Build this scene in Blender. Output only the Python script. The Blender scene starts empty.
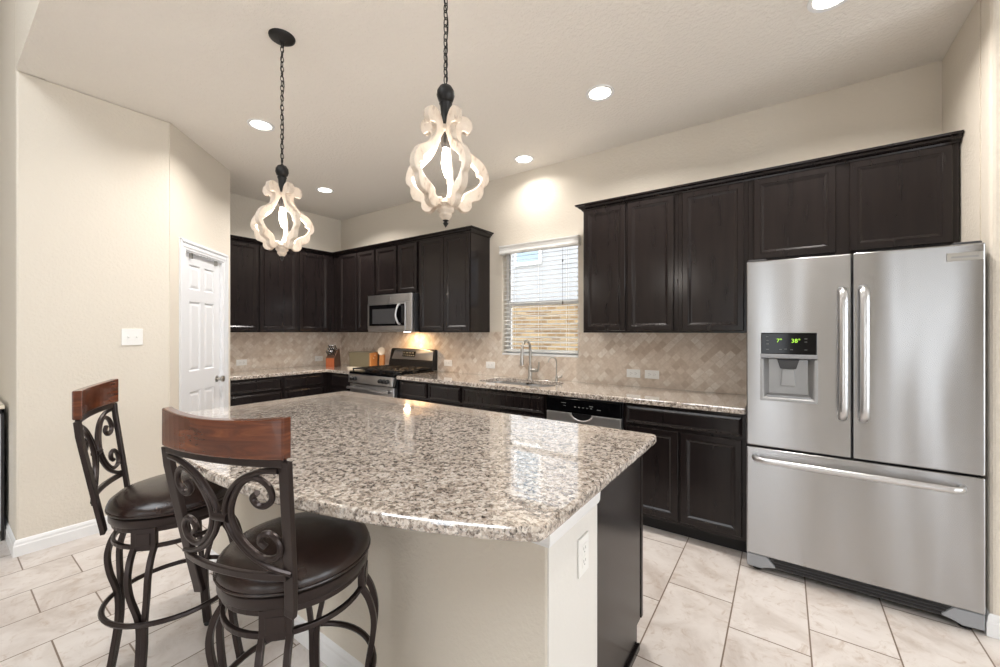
import bpy, bmesh, math, random
from mathutils import Vector, Matrix
random.seed(7)
C = bpy.context.scene.collection
SC = bpy.context.scene
PI = math.pi
R = math.radians

# ------------------------------------------------------------------ camera
cd = bpy.data.cameras.new('camera')
cam = bpy.data.objects.new('camera', cd); C.objects.link(cam)
cam.location = (0, 0, 1.375)
cam.rotation_euler = (R(90), 0, R(35.1))
cd.sensor_width = 36.0
cd.lens = 404.0 / 1000 * 36.0
cd.shift_y = -(331.5 - 333.5) / 1000 * -1.0
cd.clip_start = 0.02
SC.camera = cam

# ------------------------------------------------------------------ world, light, exposure
w = bpy.data.worlds.new('daylight'); SC.world = w; w.use_nodes = True
bg = w.node_tree.nodes['Background']
bg.inputs[0].default_value = (0.90, 0.95, 1.0, 1); bg.inputs[1].default_value = 4.0
SC.view_settings.view_transform = 'Standard'
SC.view_settings.look = 'None'
SC.view_settings.gamma = 1.0
SC.view_settings.use_curve_mapping = False
SC.view_settings.exposure = 0.18

def area(name, loc, target, sx, sy, power, col=(1, 1, 1), shape='RECTANGLE', parent=None):
    l = bpy.data.lights.new(name, 'AREA'); l.shape = shape; l.size = sx; l.size_y = sy
    l.energy = power; l.color = col
    o = bpy.data.objects.new(name, l); C.objects.link(o); o.location = loc
    d = Vector(target) - Vector(loc)
    o.rotation_euler = d.to_track_quat('-Z', 'Y').to_euler()
    if parent: o.parent = parent
    return o

# daylight from the tall windows of the great room behind the camera
for wx in (-0.30, 2.35):
    area('window_daylight', (wx, -5.98, 1.25), (wx, 3, 1.25), .7, 2.2, 4, (.96, .98, 1))
area('added_overhead_light', (-1.5, -2.0, 4.69), (-1.5, -2.0, 0), 2.5, 2.5, 62, (.95, .98, 1))  # added unseen overhead light, leaves the island front shaded by its overhang
for wy in (-0.9, 1.45):
    area('side_window_daylight', (4.48, wy, 1.4), (-3, wy+.3, 3.6), 1.3, 2.2, 22, (.89, .95, 1))

# ------------------------------------------------------------------ helpers
def lin(r, g, b):
    def f(c):
        c /= 255.0
        return c / 12.92 if c <= 0.04045 else ((c + 0.055) / 1.055) ** 2.4
    return (f(r), f(g), f(b), 1)

class MB:
    def __init__(self): self.bm = bmesh.new()
    def box(self, x0, x1, y0, y1, z0, z1):
        v = [self.bm.verts.new(p) for p in ((x0,y0,z0),(x1,y0,z0),(x1,y1,z0),(x0,y1,z0),(x0,y0,z1),(x1,y0,z1),(x1,y1,z1),(x0,y1,z1))]
        for f in ((0,3,2,1),(4,5,6,7),(0,1,5,4),(1,2,6,5),(2,3,7,6),(3,0,4,7)): self.bm.faces.new([v[i] for i in f])
        return self
    def prism(self, pts, z0, z1, M=None):
        """polygon pts (x,y) extruded in z; M maps to place"""
        M = M or Matrix()
        a = [self.bm.verts.new(M @ Vector((p[0], p[1], z0))) for p in pts]
        b = [self.bm.verts.new(M @ Vector((p[0], p[1], z1))) for p in pts]
        n = len(pts)
        self.bm.faces.new(a[::-1]); self.bm.faces.new(b)
        for i in range(n): self.bm.faces.new((a[i], a[(i+1) % n], b[(i+1) % n], b[i]))
        return self
    def lathe(self, prof, n=32, M=None, ang=2*PI):
        M = M or Matrix()
        full = abs(ang - 2*PI) < 1e-6
        rings = []
        for (r, z) in prof:
            if r < 1e-6: rings.append([self.bm.verts.new(M @ Vector((0, 0, z)))])
            else: rings.append([self.bm.verts.new(M @ Vector((r*math.cos(2*PI*k/n), r*math.sin(2*PI*k/n), z))) for k in range(n)])
        for A, B in zip(rings, rings[1:]):
            for k in range(n):
                k2 = (k+1) % n
                if len(A) == 1 and len(B) == 1: continue
                if len(A) == 1: self.bm.faces.new((A[0], B[k], B[k2]))
                elif len(B) == 1: self.bm.faces.new((A[k], B[0], A[k2]))
                else: self.bm.faces.new((A[k], B[k], B[k2], A[k2]))
        return self
    def tube(self, pts, r, n=8, sec=None, closed=False, up=None):
        """sweep a section along pts; sec = list of (u,v) else a circle; r number or list"""
        pts = [Vector(p) for p in pts]; m = len(pts)
        rr = r if isinstance(r, (list, tuple)) else [r]*m
        T = []
        for i in range(m):
            if closed: t = pts[(i+1) % m] - pts[i-1]
            else: t = pts[min(i+1, m-1)] - pts[max(i-1, 0)]
            T.append(t.normalized())
        if up is not None: N = Vector(up)
        else:
            N = Vector((0, 0, 1)) if abs(T[0].z) < .9 else Vector((1, 0, 0))
        rings = []
        for i in range(m):
            if up is not None: N = Vector(up)
            u = (N - T[i]*N.dot(T[i])).normalized(); v = T[i].cross(u); N = u
            s = sec or [(math.cos(2*PI*k/n), math.sin(2*PI*k/n)) for k in range(n)]
            q = rr[i] if sec is None else rr[i]
            rings.append([self.bm.verts.new(pts[i] + u*a*q + v*b*q) for a, b in s])
        L = len(rings[0])
        pairs = list(zip(rings, rings[1:])) + ([(rings[-1], rings[0])] if closed else [])
        for A, B in pairs:
            for k in range(L): self.bm.faces.new((A[k], A[(k+1) % L], B[(k+1) % L], B[k]))
        if not closed:
            self.bm.faces.new(rings[0][::-1]); self.bm.faces.new(rings[-1])
        return self
    def rings(self, loops, cap0=True, cap1=True):
        R_ = [[self.bm.verts.new(p) for p in lp] for lp in loops]
        for A, B in zip(R_, R_[1:]):
            L = len(A)
            for k in range(L): self.bm.faces.new((A[k], A[(k+1) % L], B[(k+1) % L], B[k]))
        if cap0: self.bm.faces.new(R_[0][::-1])
        if cap1: self.bm.faces.new(R_[-1])
        return self
    def build(self, name, mat, parent=None, loc=(0,0,0), rot=(0,0,0), bevel=0, smooth=False, seg=2):
        bmesh.ops.recalc_face_normals(self.bm, faces=self.bm.faces[:])
        me = bpy.data.meshes.new(name); self.bm.to_mesh(me); self.bm.free()
        o = bpy.data.objects.new(name, me); C.objects.link(o)
        if mat: me.materials.append(mat)
        o.location = loc; o.rotation_euler = rot
        if parent: o.parent = parent
        if smooth:
            for p in me.polygons: p.use_smooth = True
            me.set_sharp_from_angle(angle=R(42))
        if bevel:
            b = o.modifiers.new('bevel', 'BEVEL'); b.width = bevel; b.segments = seg; b.limit_method = 'ANGLE'; b.angle_limit = R(50)
        return o

def tag(o, label, cat, group=None):
    o['label'] = label; o['category'] = cat
    if group: o['group'] = group
    return o
def struct(o): o['kind'] = 'structure'; return o
def thing(name, label, cat, loc=(0,0,0), rz=0, group=None):
    o = bpy.data.objects.new(name, None); C.objects.link(o); o.empty_display_size = .1
    o.location = loc; o.rotation_euler = (0, 0, rz)
    return tag(o, label, cat, group)
def spline(P, k=6, closed=False):
    n = len(P); out = []
    rng = range(n) if closed else range(n-1)
    for i in rng:
        if closed: p0, p1, p2, p3 = P[i-1], P[i], P[(i+1) % n], P[(i+2) % n]
        else: p0, p1, p2, p3 = P[max(i-1,0)], P[i], P[i+1], P[min(i+2,n-1)]
        for j in range(k):
            t = j/k
            out.append(tuple(.5*((2*b)+(-a+c)*t+(2*a-5*b+4*c-d)*t*t+(-a+3*b-3*c+d)*t**3) for a, b, c, d in zip(p0, p1, p2, p3)))
    if not closed: out.append(tuple(P[-1]))
    return out

# ------------------------------------------------------------------ materials
def mat(name, base, rough=.5, metal=0., spec=.5, coat=0., emis=None, estr=0.):
    m = bpy.data.materials.new(name); m.use_nodes = True
    b = m.node_tree.nodes['Principled BSDF']
    b.inputs['Base Color'].default_value = base
    b.inputs['Roughness'].default_value = rough
    b.inputs['Metallic'].default_value = metal
    b.inputs['Specular IOR Level'].default_value = spec
    b.inputs['Coat Weight'].default_value = coat
    if emis: b.inputs['Emission Color'].default_value = emis; b.inputs['Emission Strength'].default_value = estr
    return m
class NT:
    def __init__(self, m): self.m = m; self.t = m.node_tree; self.b = self.t.nodes['Principled BSDF']
    def n(self, typ, **kw):
        x = self.t.nodes.new(typ)
        for k, v in kw.items():
            if k in x.inputs: x.inputs[k].default_value = v
            else: setattr(x, k, v)
        return x
    def l(self, a, b): self.t.links.new(a, b)
    def pos(self, scale=(1,1,1), rot=(0,0,0), obj=True, loc=(0,0,0)):
        tc = self.n('ShaderNodeTexCoord'); mp = self.n('ShaderNodeMapping')
        self.l(tc.outputs['Object'] if obj else tc.outputs['Generated'], mp.inputs[0])
        mp.inputs['Scale'].default_value = scale; mp.inputs['Rotation'].default_value = rot; mp.inputs['Location'].default_value = loc
        return mp.outputs[0]
    def noise(self, vec, scale, detail=3, rough=.5, dist=0.):
        x = self.n('ShaderNodeTexNoise'); self.l(vec, x.inputs['Vector'])
        x.inputs['Scale'].default_value = scale; x.inputs['Detail'].default_value = detail; x.inputs['Roughness'].default_value = rough; x.inputs['Distortion'].default_value = dist
        return x
    def ramp(self, fac, stops, interp='LINEAR'):
        x = self.n('ShaderNodeValToRGB'); self.l(fac, x.inputs[0]); cr = x.color_ramp; cr.interpolation = interp
        while len(cr.elements) > len(stops): cr.elements.remove(cr.elements[-1])
        while len(cr.elements) < len(stops): cr.elements.new(1)
        for e, (p, c) in zip(cr.elements, stops): e.position = p; e.color = c
        return x.outputs[0]
    def mix(self, fac, a, b, mode='MIX'):
        x = self.n('ShaderNodeMix', data_type='RGBA', blend_type=mode)
        if isinstance(fac, (int, float)): x.inputs[0].default_value = fac
        else: self.l(fac, x.inputs[0])
        for s, v in ((x.inputs[6], a), (x.inputs[7], b)):
            if isinstance(v, (tuple, list)): s.default_value = v
            else: self.l(v, s)
        return x.outputs[2]
    def bump(self, h, strength, dist=.01):
        x = self.n('ShaderNodeBump'); self.l(h, x.inputs['Height']); x.inputs['Strength'].default_value = strength; x.inputs['Distance'].default_value = dist
        self.l(x.outputs[0], self.b.inputs['Normal']); return x

def plaster(name, col, scale=55, strength=.25):
    m = mat(name, col, .75, spec=.25); t = NT(m); p = t.pos()
    a = t.noise(p, scale, 3, .6)
    t.bump(t.ramp(a.outputs[0], [(.42, (0,0,0,1)), (.62, (1,1,1,1))]), strength, .004)
    return m
M = {}
M['wall'] = plaster('painted_plaster', lin(224, 216, 203))
M['ceiling'] = plaster('textured_ceiling', lin(243, 238, 230), 42, .5)
M['endpaint'] = plaster('white_painted_plaster', lin(230, 227, 222), 55, .15)
M['trim'] = mat('white_trim_paint', lin(238, 238, 238), .35)
M['doorwhite'] = mat('white_door_paint', lin(236, 238, 241), .35)
M['plate'] = mat('white_plastic', lin(240, 239, 236), .35)
M['slot'] = mat('slot_grey', lin(120, 118, 115), .5)
M['black'] = mat('black_plastic', lin(18, 18, 20), .35)
M['blackgloss'] = mat('black_glass', lin(10, 10, 12), .08, spec=.22)
M['chrome'] = mat('chrome', (.78, .78, .79, 1), .12, 1)
M['nickel'] = mat('brushed_nickel', (.50, .48, .45, 1), .28, 1)

m = mat('espresso_cabinet', lin(42, 35, 33), .22, spec=.34); t = NT(m)
p = t.pos((16, 16, 1.6)); n1 = t.noise(p, 1.5, 3, .55, .3)
t.l(t.ramp(n1.outputs[0], [(.3, lin(27, 22, 22)), (.7, lin(33, 27, 26))]), t.b.inputs['Base Color'])
M['cab'] = m
m = mat('toe_kick_black', lin(24, 21, 21), .6); M['kick'] = m  # matte near-black of the toe kick boards

# stainless, brushed sideways so that highlights run up and down
def steel(name, col=.43, rough=.27, aniso=.9):
    m = mat(name, (col, col, col*1.01, 1), rough, 1); t = NT(m)
    t.b.inputs['Anisotropic'].default_value = aniso; t.b.inputs['Anisotropic Rotation'].default_value = .25
    tg = t.n('ShaderNodeTangent', direction_type='RADIAL', axis='Z'); t.l(tg.outputs[0], t.b.inputs['Tangent'])
    wv = t.noise(t.pos((2.2, 2.2, .35)), 1.7, 1, .4)
    t.bump(wv.outputs[0], .45, .03)
    return m
M['steel'] = steel('brushed_stainless')
M['steellight'] = steel('brushed_stainless_appliance', .62, .34, .5)
M['handle'] = mat('satin_steel', (.64, .64, .65, 1), .28, 1)

def granite(name):
    m = mat(name, (.6, .5, .4, 1), .10, spec=.6, coat=1.0); t = NT(m)
    t.b.inputs['Coat Roughness'].default_value = .025; t.b.inputs['Coat IOR'].default_value = 1.9
    tc = t.n('ShaderNodeTexCoord')
    dn = t.noise(tc.outputs['Object'], 60, 2, .6)
    vm = t.n('ShaderNodeVectorMath', operation='MULTIPLY_ADD'); t.l(dn.outputs['Color'], vm.inputs[0]); vm.inputs[1].default_value = (.012,)*3; t.l(tc.outputs['Object'], vm.inputs[2])
    def vor(s):
        v = t.n('ShaderNodeTexVoronoi', feature='F1'); t.l(vm.outputs[0], v.inputs['Vector']); v.inputs['Scale'].default_value = s
        sp = t.n('ShaderNodeSeparateColor'); t.l(v.outputs['Color'], sp.inputs[0]); return sp
    a = vor(86); b = vor(190)
    big = t.noise(tc.outputs['Object'], 26, 3, .6)
    ad = t.n('ShaderNodeMath', operation='MULTIPLY_ADD'); t.l(big.outputs[0], ad.inputs[0]); ad.inputs[1].default_value = .9; t.l(a.outputs[0], ad.inputs[2])
    sb = t.n('ShaderNodeMath', operation='SUBTRACT'); t.l(ad.outputs[0], sb.inputs[0]); sb.inputs[1].default_value = .45
    c1 = t.ramp(sb.outputs[0], [(0, lin(62, 53, 50)), (.13, lin(108, 95, 87)), (.27, lin(157, 143, 132)), (.43, lin(202, 191, 180)), (.64, lin(226, 218, 209)), (.86, lin(187, 175, 164))], 'CONSTANT')
    c2 = t.ramp(b.outputs[0], [(0, lin(46, 40, 38)), (.16, lin(138, 121, 108)), (.34, lin(196, 181, 166)), (.7, lin(230, 220, 208))], 'CONSTANT')
    t.l(t.mix(.42, c1, c2), t.b.inputs['Base Color'])
    return m
M['granite'] = granite('speckled_granite')

# floor: 0.62 x 0.307 m tiles running away from the camera
m = mat('floor_tile', (.7, .65, .6, 1), .32, spec=.4); t = NT(m)
tc = t.n('ShaderNodeTexCoord'); sx = t.n('ShaderNodeSeparateXYZ'); t.l(tc.outputs['Object'], sx.inputs[0])
u = t.n('ShaderNodeMath', operation='SUBTRACT'); t.l(sx.outputs[1], u.inputs[0]); u.inputs[1].default_value = 2.153
v = t.n('ShaderNodeMath', operation='ADD'); t.l(sx.outputs[0], v.inputs[0]); v.inputs[1].default_value = .519
cb = t.n('ShaderNodeCombineXYZ'); t.l(u.outputs[0], cb.inputs[0]); t.l(v.outputs[0], cb.inputs[1])
def brick(t, vec, bw, rh, off, mort, sm=.1):
    b = t.n('ShaderNodeTexBrick', offset=off, offset_frequency=2, squash=1); t.l(vec, b.inputs['Vector'])
    for k, x in (('Scale', 1), ('Mortar Size', mort), ('Mortar Smooth', sm), ('Bias', 0), ('Brick Width', bw), ('Row Height', rh)): b.inputs[k].default_value = x
    b.inputs['Color1'].default_value = (0,0,0,1); b.inputs['Color2'].default_value = (1,1,1,1); b.inputs['Mortar'].default_value = (.5,.5,.5,1)
    return b
b = brick(t, cb.outputs[0], .6097, .307, .682, .0033)
# shift the veining from tile to tile
vs = t.n('ShaderNodeVectorMath', operation='MULTIPLY_ADD'); t.l(b.outputs['Color'], vs.inputs[0]); vs.inputs[1].default_value = (7, 3, 5); t.l(tc.outputs['Object'], vs.inputs[2])
n1 = t.noise(vs.outputs[0], 3.2, 6, .62, 1.1); n2 = t.noise(vs.outputs[0], 11, 5, .7, 2.0)
c = t.ramp(n1.outputs[0], [(.30, lin(186, 175, 167)), (.5, lin(207, 199, 193)), (.72, lin(219, 213, 208))])
c = t.mix(t.ramp(n2.outputs[0], [(.54, (0,0,0,1)), (.74, (.75,.75,.75,1))]), c, lin(172, 152, 135))
t.l(t.mix(b.outputs['Fac'], c, lin(122, 106, 92)), t.b.inputs['Base Color'])
inv = t.n('ShaderNodeMath', operation='SUBTRACT'); inv.inputs[0].default_value = 1; t.l(b.outputs['Fac'], inv.inputs[1]); t.bump(inv.outputs[0], .3, .003)
M['floor'] = m

# tumbled travertine, laid on the diagonal
m = mat('travertine_mosaic', (.6, .5, .4, 1), .45, spec=.35); t = NT(m)
tc = t.n('ShaderNodeTexCoord'); sx = t.n('ShaderNodeSeparateXYZ'); t.l(tc.outputs['Object'], sx.inputs[0])
ad = t.n('ShaderNodeMath', operation='ADD'); t.l(sx.outputs[0], ad.inputs[0]); t.l(sx.outputs[1], ad.inputs[1])
cb = t.n('ShaderNodeCombineXYZ'); t.l(ad.outputs[0], cb.inputs[0]); t.l(sx.outputs[2], cb.inputs[1])
mp = t.n('ShaderNodeMapping'); t.l(cb.outputs[0], mp.inputs[0]); mp.inputs['Rotation'].default_value = (0, 0, R(-45)); mp.inputs['Location'].default_value = (20, 20, 0)
b = brick(t, mp.outputs[0], .098, .049, .5, .0016, .2)
b2 = brick(t, mp.outputs[0], .049, .049, 0, .0012, .2)
c = t.ramp(t.mix(.5, b.outputs['Color'], b2.outputs['Color']), [(.1, lin(200, 182, 165)), (.4, lin(220, 205, 190)), (.6, lin(225, 212, 198)), (.9, lin(238, 229, 218))])
nn = t.noise(tc.outputs['Object'], 60, 4, .6)
c = t.mix(t.ramp(nn.outputs[0], [(.35, (.25,.25,.25,1)), (.6, (0,0,0,1))]), c, lin(170, 146, 124))
t.l(t.mix(b.outputs['Fac'], c, lin(204, 190, 172)), t.b.inputs['Base Color'])
inv = t.n('ShaderNodeMath', operation='SUBTRACT'); inv.inputs[0].default_value = 1; t.l(b.outputs['Fac'], inv.inputs[1]); t.bump(inv.outputs[0], .3, .002)
M['tile'] = m

M['bronze'] = mat('dark_bronze_metal', lin(54, 45, 43), .30, .55)
m = mat('cherry_wood', lin(120, 60, 34), .22, coat=.35); t = NT(m)
n1 = t.noise(t.pos((3, 3, 22)), 2.2, 5, .6, .8)
t.l(t.ramp(n1.outputs[0], [(.3, lin(72, 36, 22)), (.55, lin(100, 52, 30)), (.75, lin(132, 74, 42))]), t.b.inputs['Base Color'])
M['cherry'] = m
m = mat('brown_leather', lin(54, 34, 28), .27, spec=.6); t = NT(m)
n1 = t.noise(t.pos(), 14, 4, .6); t.l(t.ramp(n1.outputs[0], [(.35, lin(36, 24, 22)), (.7, lin(50, 33, 28))]), t.b.inputs['Base Color'])
n2 = t.noise(t.pos(), 18, 6, .7); t.bump(n2.outputs[0], .12, .01)
M['leather'] = m
m = mat('whitewashed_wood', lin(232, 220, 204), .6); t = NT(m)
n1 = t.noise(t.pos((1, 1, .5)), 24, 6, .7, .5)
t.l(t.ramp(n1.outputs[0], [(.28, lin(148, 124, 102)), (.44, lin(214, 199, 182)), (.8, lin(232, 221, 208))]), t.b.inputs['Base Color'])
M['whitewood'] = m
M['iron'] = mat('black_iron', lin(34, 33, 33), .45, .3)
M['bulb'] = mat('lit_bulb', (1, .93, .82, 1), .3, emis=(1, .9, .74, 1), estr=14)
M['lens'] = mat('lit_lens', (1, 1, 1, 1), .4, emis=(1, .95, .87, 1), estr=9)
M['green'] = mat('green_digits', (.1, .3, .02, 1), .4, emis=(.55, 1, .08, 1), estr=1.0)
M['dim'] = mat('panel_legend', lin(120, 122, 120), .5)
m = mat('window_glass', (1, 1, 1, 1), 0); t = NT(m)
out = t.t.nodes['Material Output']; tr = t.n('ShaderNodeBsdfTransparent'); gl = t.n('ShaderNodeBsdfGlossy'); gl.inputs['Roughness'].default_value = .02
fr = t.n('ShaderNodeFresnel'); fr.inputs[0].default_value = 1.45; ms = t.n('ShaderNodeMixShader')
t.l(fr.outputs[0], ms.inputs[0]); t.l(tr.outputs[0], ms.inputs[1]); t.l(gl.outputs[0], ms.inputs[2]); t.l(ms.outputs[0], out.inputs[0])
M['glass'] = m
M['blind'] = mat('white_blind_slat', lin(240, 240, 238), .4)
M['cord'] = mat('dark_cord', lin(60, 55, 52), .6)
m = mat('tan_brick', (.5, .35, .2, 1), .8); t = NT(m)
b = brick(t, t.pos((1, 1, 1), (R(90), 0, 0)), .20, .067, .5, .007)
t.l(t.mix(b.outputs['Fac'], t.ramp(b.outputs['Color'], [(0, lin(112, 86, 56)), (.5, lin(140, 114, 78)), (1, lin(158, 134, 100))]), lin(150, 142, 130)), t.b.inputs['Base Color'])
M['brick'] = m
M['siding'] = mat('pale_siding', lin(160, 162, 166), .7)
M['roof'] = mat('grey_shingle', lin(128, 126, 126), .9)
M['paneblue'] = mat('blue_pane', lin(138, 158, 172), .3)
M['grass'] = mat('pale_ground', lin(170, 165, 140), .9)
M['orange'] = mat('orange_wood', lin(160, 84, 46), .4)
M['walnut'] = mat('dark_wood_side', lin(88, 62, 46), .45)
M['lightwood'] = mat('light_wood', lin(196, 138, 84), .45)
M['dullmetal'] = mat('dull_olive_metal', lin(136, 128, 106), .3, .6)
M['ceramic'] = mat('cream_ceramic', lin(236, 226, 208), .25)
M['fridgegrey'] = mat('grey_plastic', lin(150, 152, 156), .4)
M['cavity'] = mat('silver_plastic', lin(160, 160, 160), .3, .4)
M['applgrey'] = mat('dark_case', lin(70, 70, 72), .4, .3)
M['paleside'] = mat('pale_panel', lin(222, 228, 234), .4)

# ------------------------------------------------------------------ room shell
YW = 3.45; XB = -5.23; ZC = 2.975; XL = -3.84; YO = .319; XA = .763
struct(MB().box(-7.5, 4.5, -6.0, YW+.12, -.08, 0).build('floor', M['floor']))
struct(MB().box(XB-.12, XA+.12, YO+.12, YW+.12, ZC, ZC+.1).build('ceiling', M['ceiling']))
# window wall, pieced round the window
WX0, WX1, WZ0, WZ1 = -2.395, -1.545, 1.135, 2.235
f = MB(); y0, y1 = YW, YW+.14
f.box(XB-.12, WX0, y0, y1, 0, ZC); f.box(WX1, XA+.12, y0, y1, 0, ZC); f.box(WX0, WX1, y0, y1, 0, WZ0); f.box(WX0, WX1, y0, y1, WZ1, ZC)
struct(f.build('wall_back', M['wall']))
struct(MB().box(XB-.12, XB, 1.0, YW, 0, ZC).build('wall_rear', M['wall']))
AX, AY, BX, BY = -3.84, 1.075, -4.512, 1.747
def ds(s): return (AX - s*.70711, AY + s*.70711)
# left wall, the slanted pantry wall with its doorway, and the short return behind it
struct(MB().box(XL-.12, XL, YO, AY, 0, ZC).build('wall_left', M['wall'], bevel=.012))
f = MB()
def slab(s0, s1, z0, z1, d0=0, d1=.10):
    a, b = ds(s0), ds(s1); n = (-.70711, -.70711)
    q = [(a[0]+n[0]*d0, a[1]+n[1]*d0), (b[0]+n[0]*d0, b[1]+n[1]*d0), (b[0]+n[0]*d1, b[1]+n[1]*d1), (a[0]+n[0]*d1, a[1]+n[1]*d1)]
    f.prism(q, z0, z1)
slab(0, .19, 0, ZC); slab(.80, .95, 0, ZC); slab(.19, .80, 2.035, ZC)
struct(f.build('wall_pantry', M['wall']))
struct(MB().box(XB, BX-.002, BY-.10, BY, 0, ZC).build('wall_return', M['wall']))
struct(MB().box(XA, XA+.12, 2.89, YW, 0, ZC).build('wall_alcove', M['wall']))
struct(MB().box(XA, 4.5, 2.77, 2.89, 0, 4.2).build('wall_right', M['wall'], bevel=.018, seg=3))
# header over the opening to the great room, and the great room wall beside it
f = MB(); f.box(XL, 4.5, YO, YO+.12, ZC, 4.6)
o = struct(f.build('wall_header', M['wall'])); o.data.materials.append(M['ceiling'])
for p in o.data.polygons:
    if p.normal.z < -.9: p.material_index = 1
struct(MB().box(-7.5, XL-.02, YO+.0005, YO+.12, 0, 4.6).build('wall_greatroom', M['wall']))
struct(MB().box(-7.62, -7.5, -6.1, YO+.12, 0, 4.6).build('wall_greatroom_left', M['wall']))
f = MB(); yw = (-6.1, -1.55, -.25, .80, 2.10, 2.89)
for i in range(5):
    if i % 2 == 0: f.box(4.5, 4.62, yw[i], yw[i+1], 0, 4.6)
    else:
        for a, b_ in ((0, .3), (2.5, 4.6)): f.box(4.5, 4.62, yw[i], yw[i+1], a, b_)
struct(f.build('wall_greatroom_right', M['wall']))
f = MB()
for a in ((-7.62, -2.8, -6.1, YO+.12), (-.2, 4.62, -6.1, YO+.12), (-2.8, -.2, -6.1, -3.3), (-2.8, -.2, -.7, YO+.12)): f.box(*a, 4.6, 4.7)  # slab pieces leave a hole made for the added overhead light
struct(f.build('ceiling_greatroom', M['ceiling']))
struct(MB().box(XA+.12, 4.62, YO+.12, 2.89, ZC, ZC+.1).build('ceiling_nook', M['ceiling']))
f = MB()
for xw, zb_, zt_, za, zz in (((-7.62, -.65, .05, 2.0, 2.70, 4.62), 0, 4.6, .12, 2.4),):
    for i in range(len(xw)-1):
        if i % 2 == 0: f.box(xw[i], xw[i+1], -6.1, -6.0, zb_, zt_)
        else: f.box(xw[i], xw[i+1], -6.1, -6.0, zb_, za); f.box(xw[i], xw[i+1], -6.1, -6.0, zz, zt_)
struct(f.build('wall_greatroom_rear', M['wall']))

def baseboard(name, pts, h=.10, t=.014):
    f = MB()
    prof = [(0, 0), (t, 0), (t, h*.62), (t*.72, h*.70), (t*.72, h*.82), (t*.35, h*.95), (0, h)]
    sweep(f, pts, prof)
    return struct(f.build(name, M['trim']))
def sweep(f, pts, prof, closed=False):
    """sweep prof (out, z) along the 2-D polyline pts with mitred corners; out = to the right of travel"""
    P = [Vector(p) for p in pts]; n = len(P); loops = []
    for i in range(n):
        if i == 0: d = (P[1]-P[0]).normalized(); nrm = Vector((d.y, -d.x)); k = nrm
        elif i == n-1: d = (P[-1]-P[-2]).normalized(); k = Vector((d.y, -d.x))
        else:
            a = (P[i]-P[i-1]).normalized(); b = (P[i+1]-P[i]).normalized()
            na = Vector((a.y, -a.x)); nb = Vector((b.y, -b.x)); k = (na+nb); k = k/k.dot(na) if abs(k.dot(na)) > 1e-4 else na
        loops.append([Vector((P[i].x + k.x*o, P[i].y + k.y*o, z)) for o, z in prof])
    f.rings(loops)
baseboard('baseboard_left', [ds(.10), (XL, AY), (XL, YO), (-7.4, YO)][::-1][0:4], .10)
baseboard('baseboard_right', [(4.4, 2.77), (XA, 2.77), (XA, 2.9)][::-1], .10)

# ------------------------------------------------------------------ pantry door
dl = thing('door_1', 'white six-panel pantry door with white casing in the slanted wall', 'door', (AX, AY, 0), R(135))
struct(dl)
del dl['label']; del dl['category']
# local: +x along the wall, the room on local +y side -> use y toward room = +? (rot 135: local y -> (-.707,-.707)), so room is -y
def local_panel_door(w, h, panels, t=.035, inset=.0):
    f = MB()
    xs = sorted({0, w, *[p[0] for p in panels], *[p[1] for p in panels]}); zs = sorted({0, h, *[p[2] for p in panels], *[p[3] for p in panels]})
    bm = f.bm; V = {}
    def vv(x, y, z):
        k = (round(x,5), round(y,5), round(z,5))
        if k not in V: V[k] = bm.verts.new(k)
        return V[k]
    for i in range(len(xs)-1):
        for j in range(len(zs)-1):
            x0, x1, z0, z1 = xs[i], xs[i+1], zs[j], zs[j+1]
            if any(abs(p[0]-x0) < 1e-6 and abs(p[1]-x1) < 1e-6 and p[2] <= z0+1e-6 and p[3] >= z1-1e-6 for p in panels): continue
            bm.faces.new((vv(x0,0,z0), vv(x1,0,z0), vv(x1,0,z1), vv(x0,0,z1)))
    for (x0, x1, z0, z1) in panels:
        zz = [z for z in zs if z0-1e-6 <= z <= z1+1e-6]
        def rect(i, y): return [(x0+i,y,z0+i),(x1-i,y,z0+i),(x1-i,y,z1-i),(x0+i,y,z1-i)]
        L = [rect(0,0), rect(.010,.010), rect(.016,.010), rect(.036,.003)]
        Q = [[vv(*p) if k == 0 else bm.verts.new(p) for p in lp] for k, lp in enumerate(L)]
        for A, B in zip(Q, Q[1:]):
            for k in range(4): bm.faces.new((A[k], A[(k+1)%4], B[(k+1)%4], B[k]))
        bm.faces.new(Q[-1])
    f.box(0, w, .011, t, 0, h)
    e = [(0,0,0),(w,0,0),(w,0,h),(0,0,h)]
    f.rings([[Vector(p) for p in e], [Vector((p[0], .011, p[2])) for p in e]], False, False)
    return f
dw_, dh_ = .592, 2.02
pan = []
for (x0, x1) in ((.10, .262), (.330, .492)):
    pan += [(x0, x1, .23, .86), (x0, x1, 1.03, 1.62), (x0, x1, 1.72, 1.93)]
local_panel_door(dw_, dh_, pan).build('door_slab', M['doorwhite'], dl, (.199, .022, .008))
f = MB()
for s0, s1 in ((.112, .192), (.798, .878)):
    f.box(s0, s1, -.010, .0, 0, 2.04); f.box(s0 if s0 < .5 else s1-.022, s0+.022 if s0 < .5 else s1, -.018, -.010, 0, 2.04+.08); f.box(s0+.03, s0+.05, -.014, -.01, 0, 2.04)
f.box(.112, .878, -.010, 0, 2.04, 2.12); f.box(.112, .878, -.018, -.010, 2.098, 2.12); f.box(.142, .848, -.014, -.010, 2.06, 2.08)
f.box(.185, .199, -.004, .10, 0, 2.04); f.box(.791, .805, -.004, .10, 0, 2.04); f.box(.185, .805, -.004, .10, 2.029, 2.04)
f.build('door_casing', M['doorwhite'], dl, bevel=.002)
for z in (1.82, 1.09, .25):
    MB().box(.194, .204, .012, .023, z-.045, z+.045).build('hinge', M['nickel'], dl)
k = MB(); Mx = Matrix.Translation((.735, .022, .93)) @ Matrix.Rotation(R(90), 4, 'X')
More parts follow.
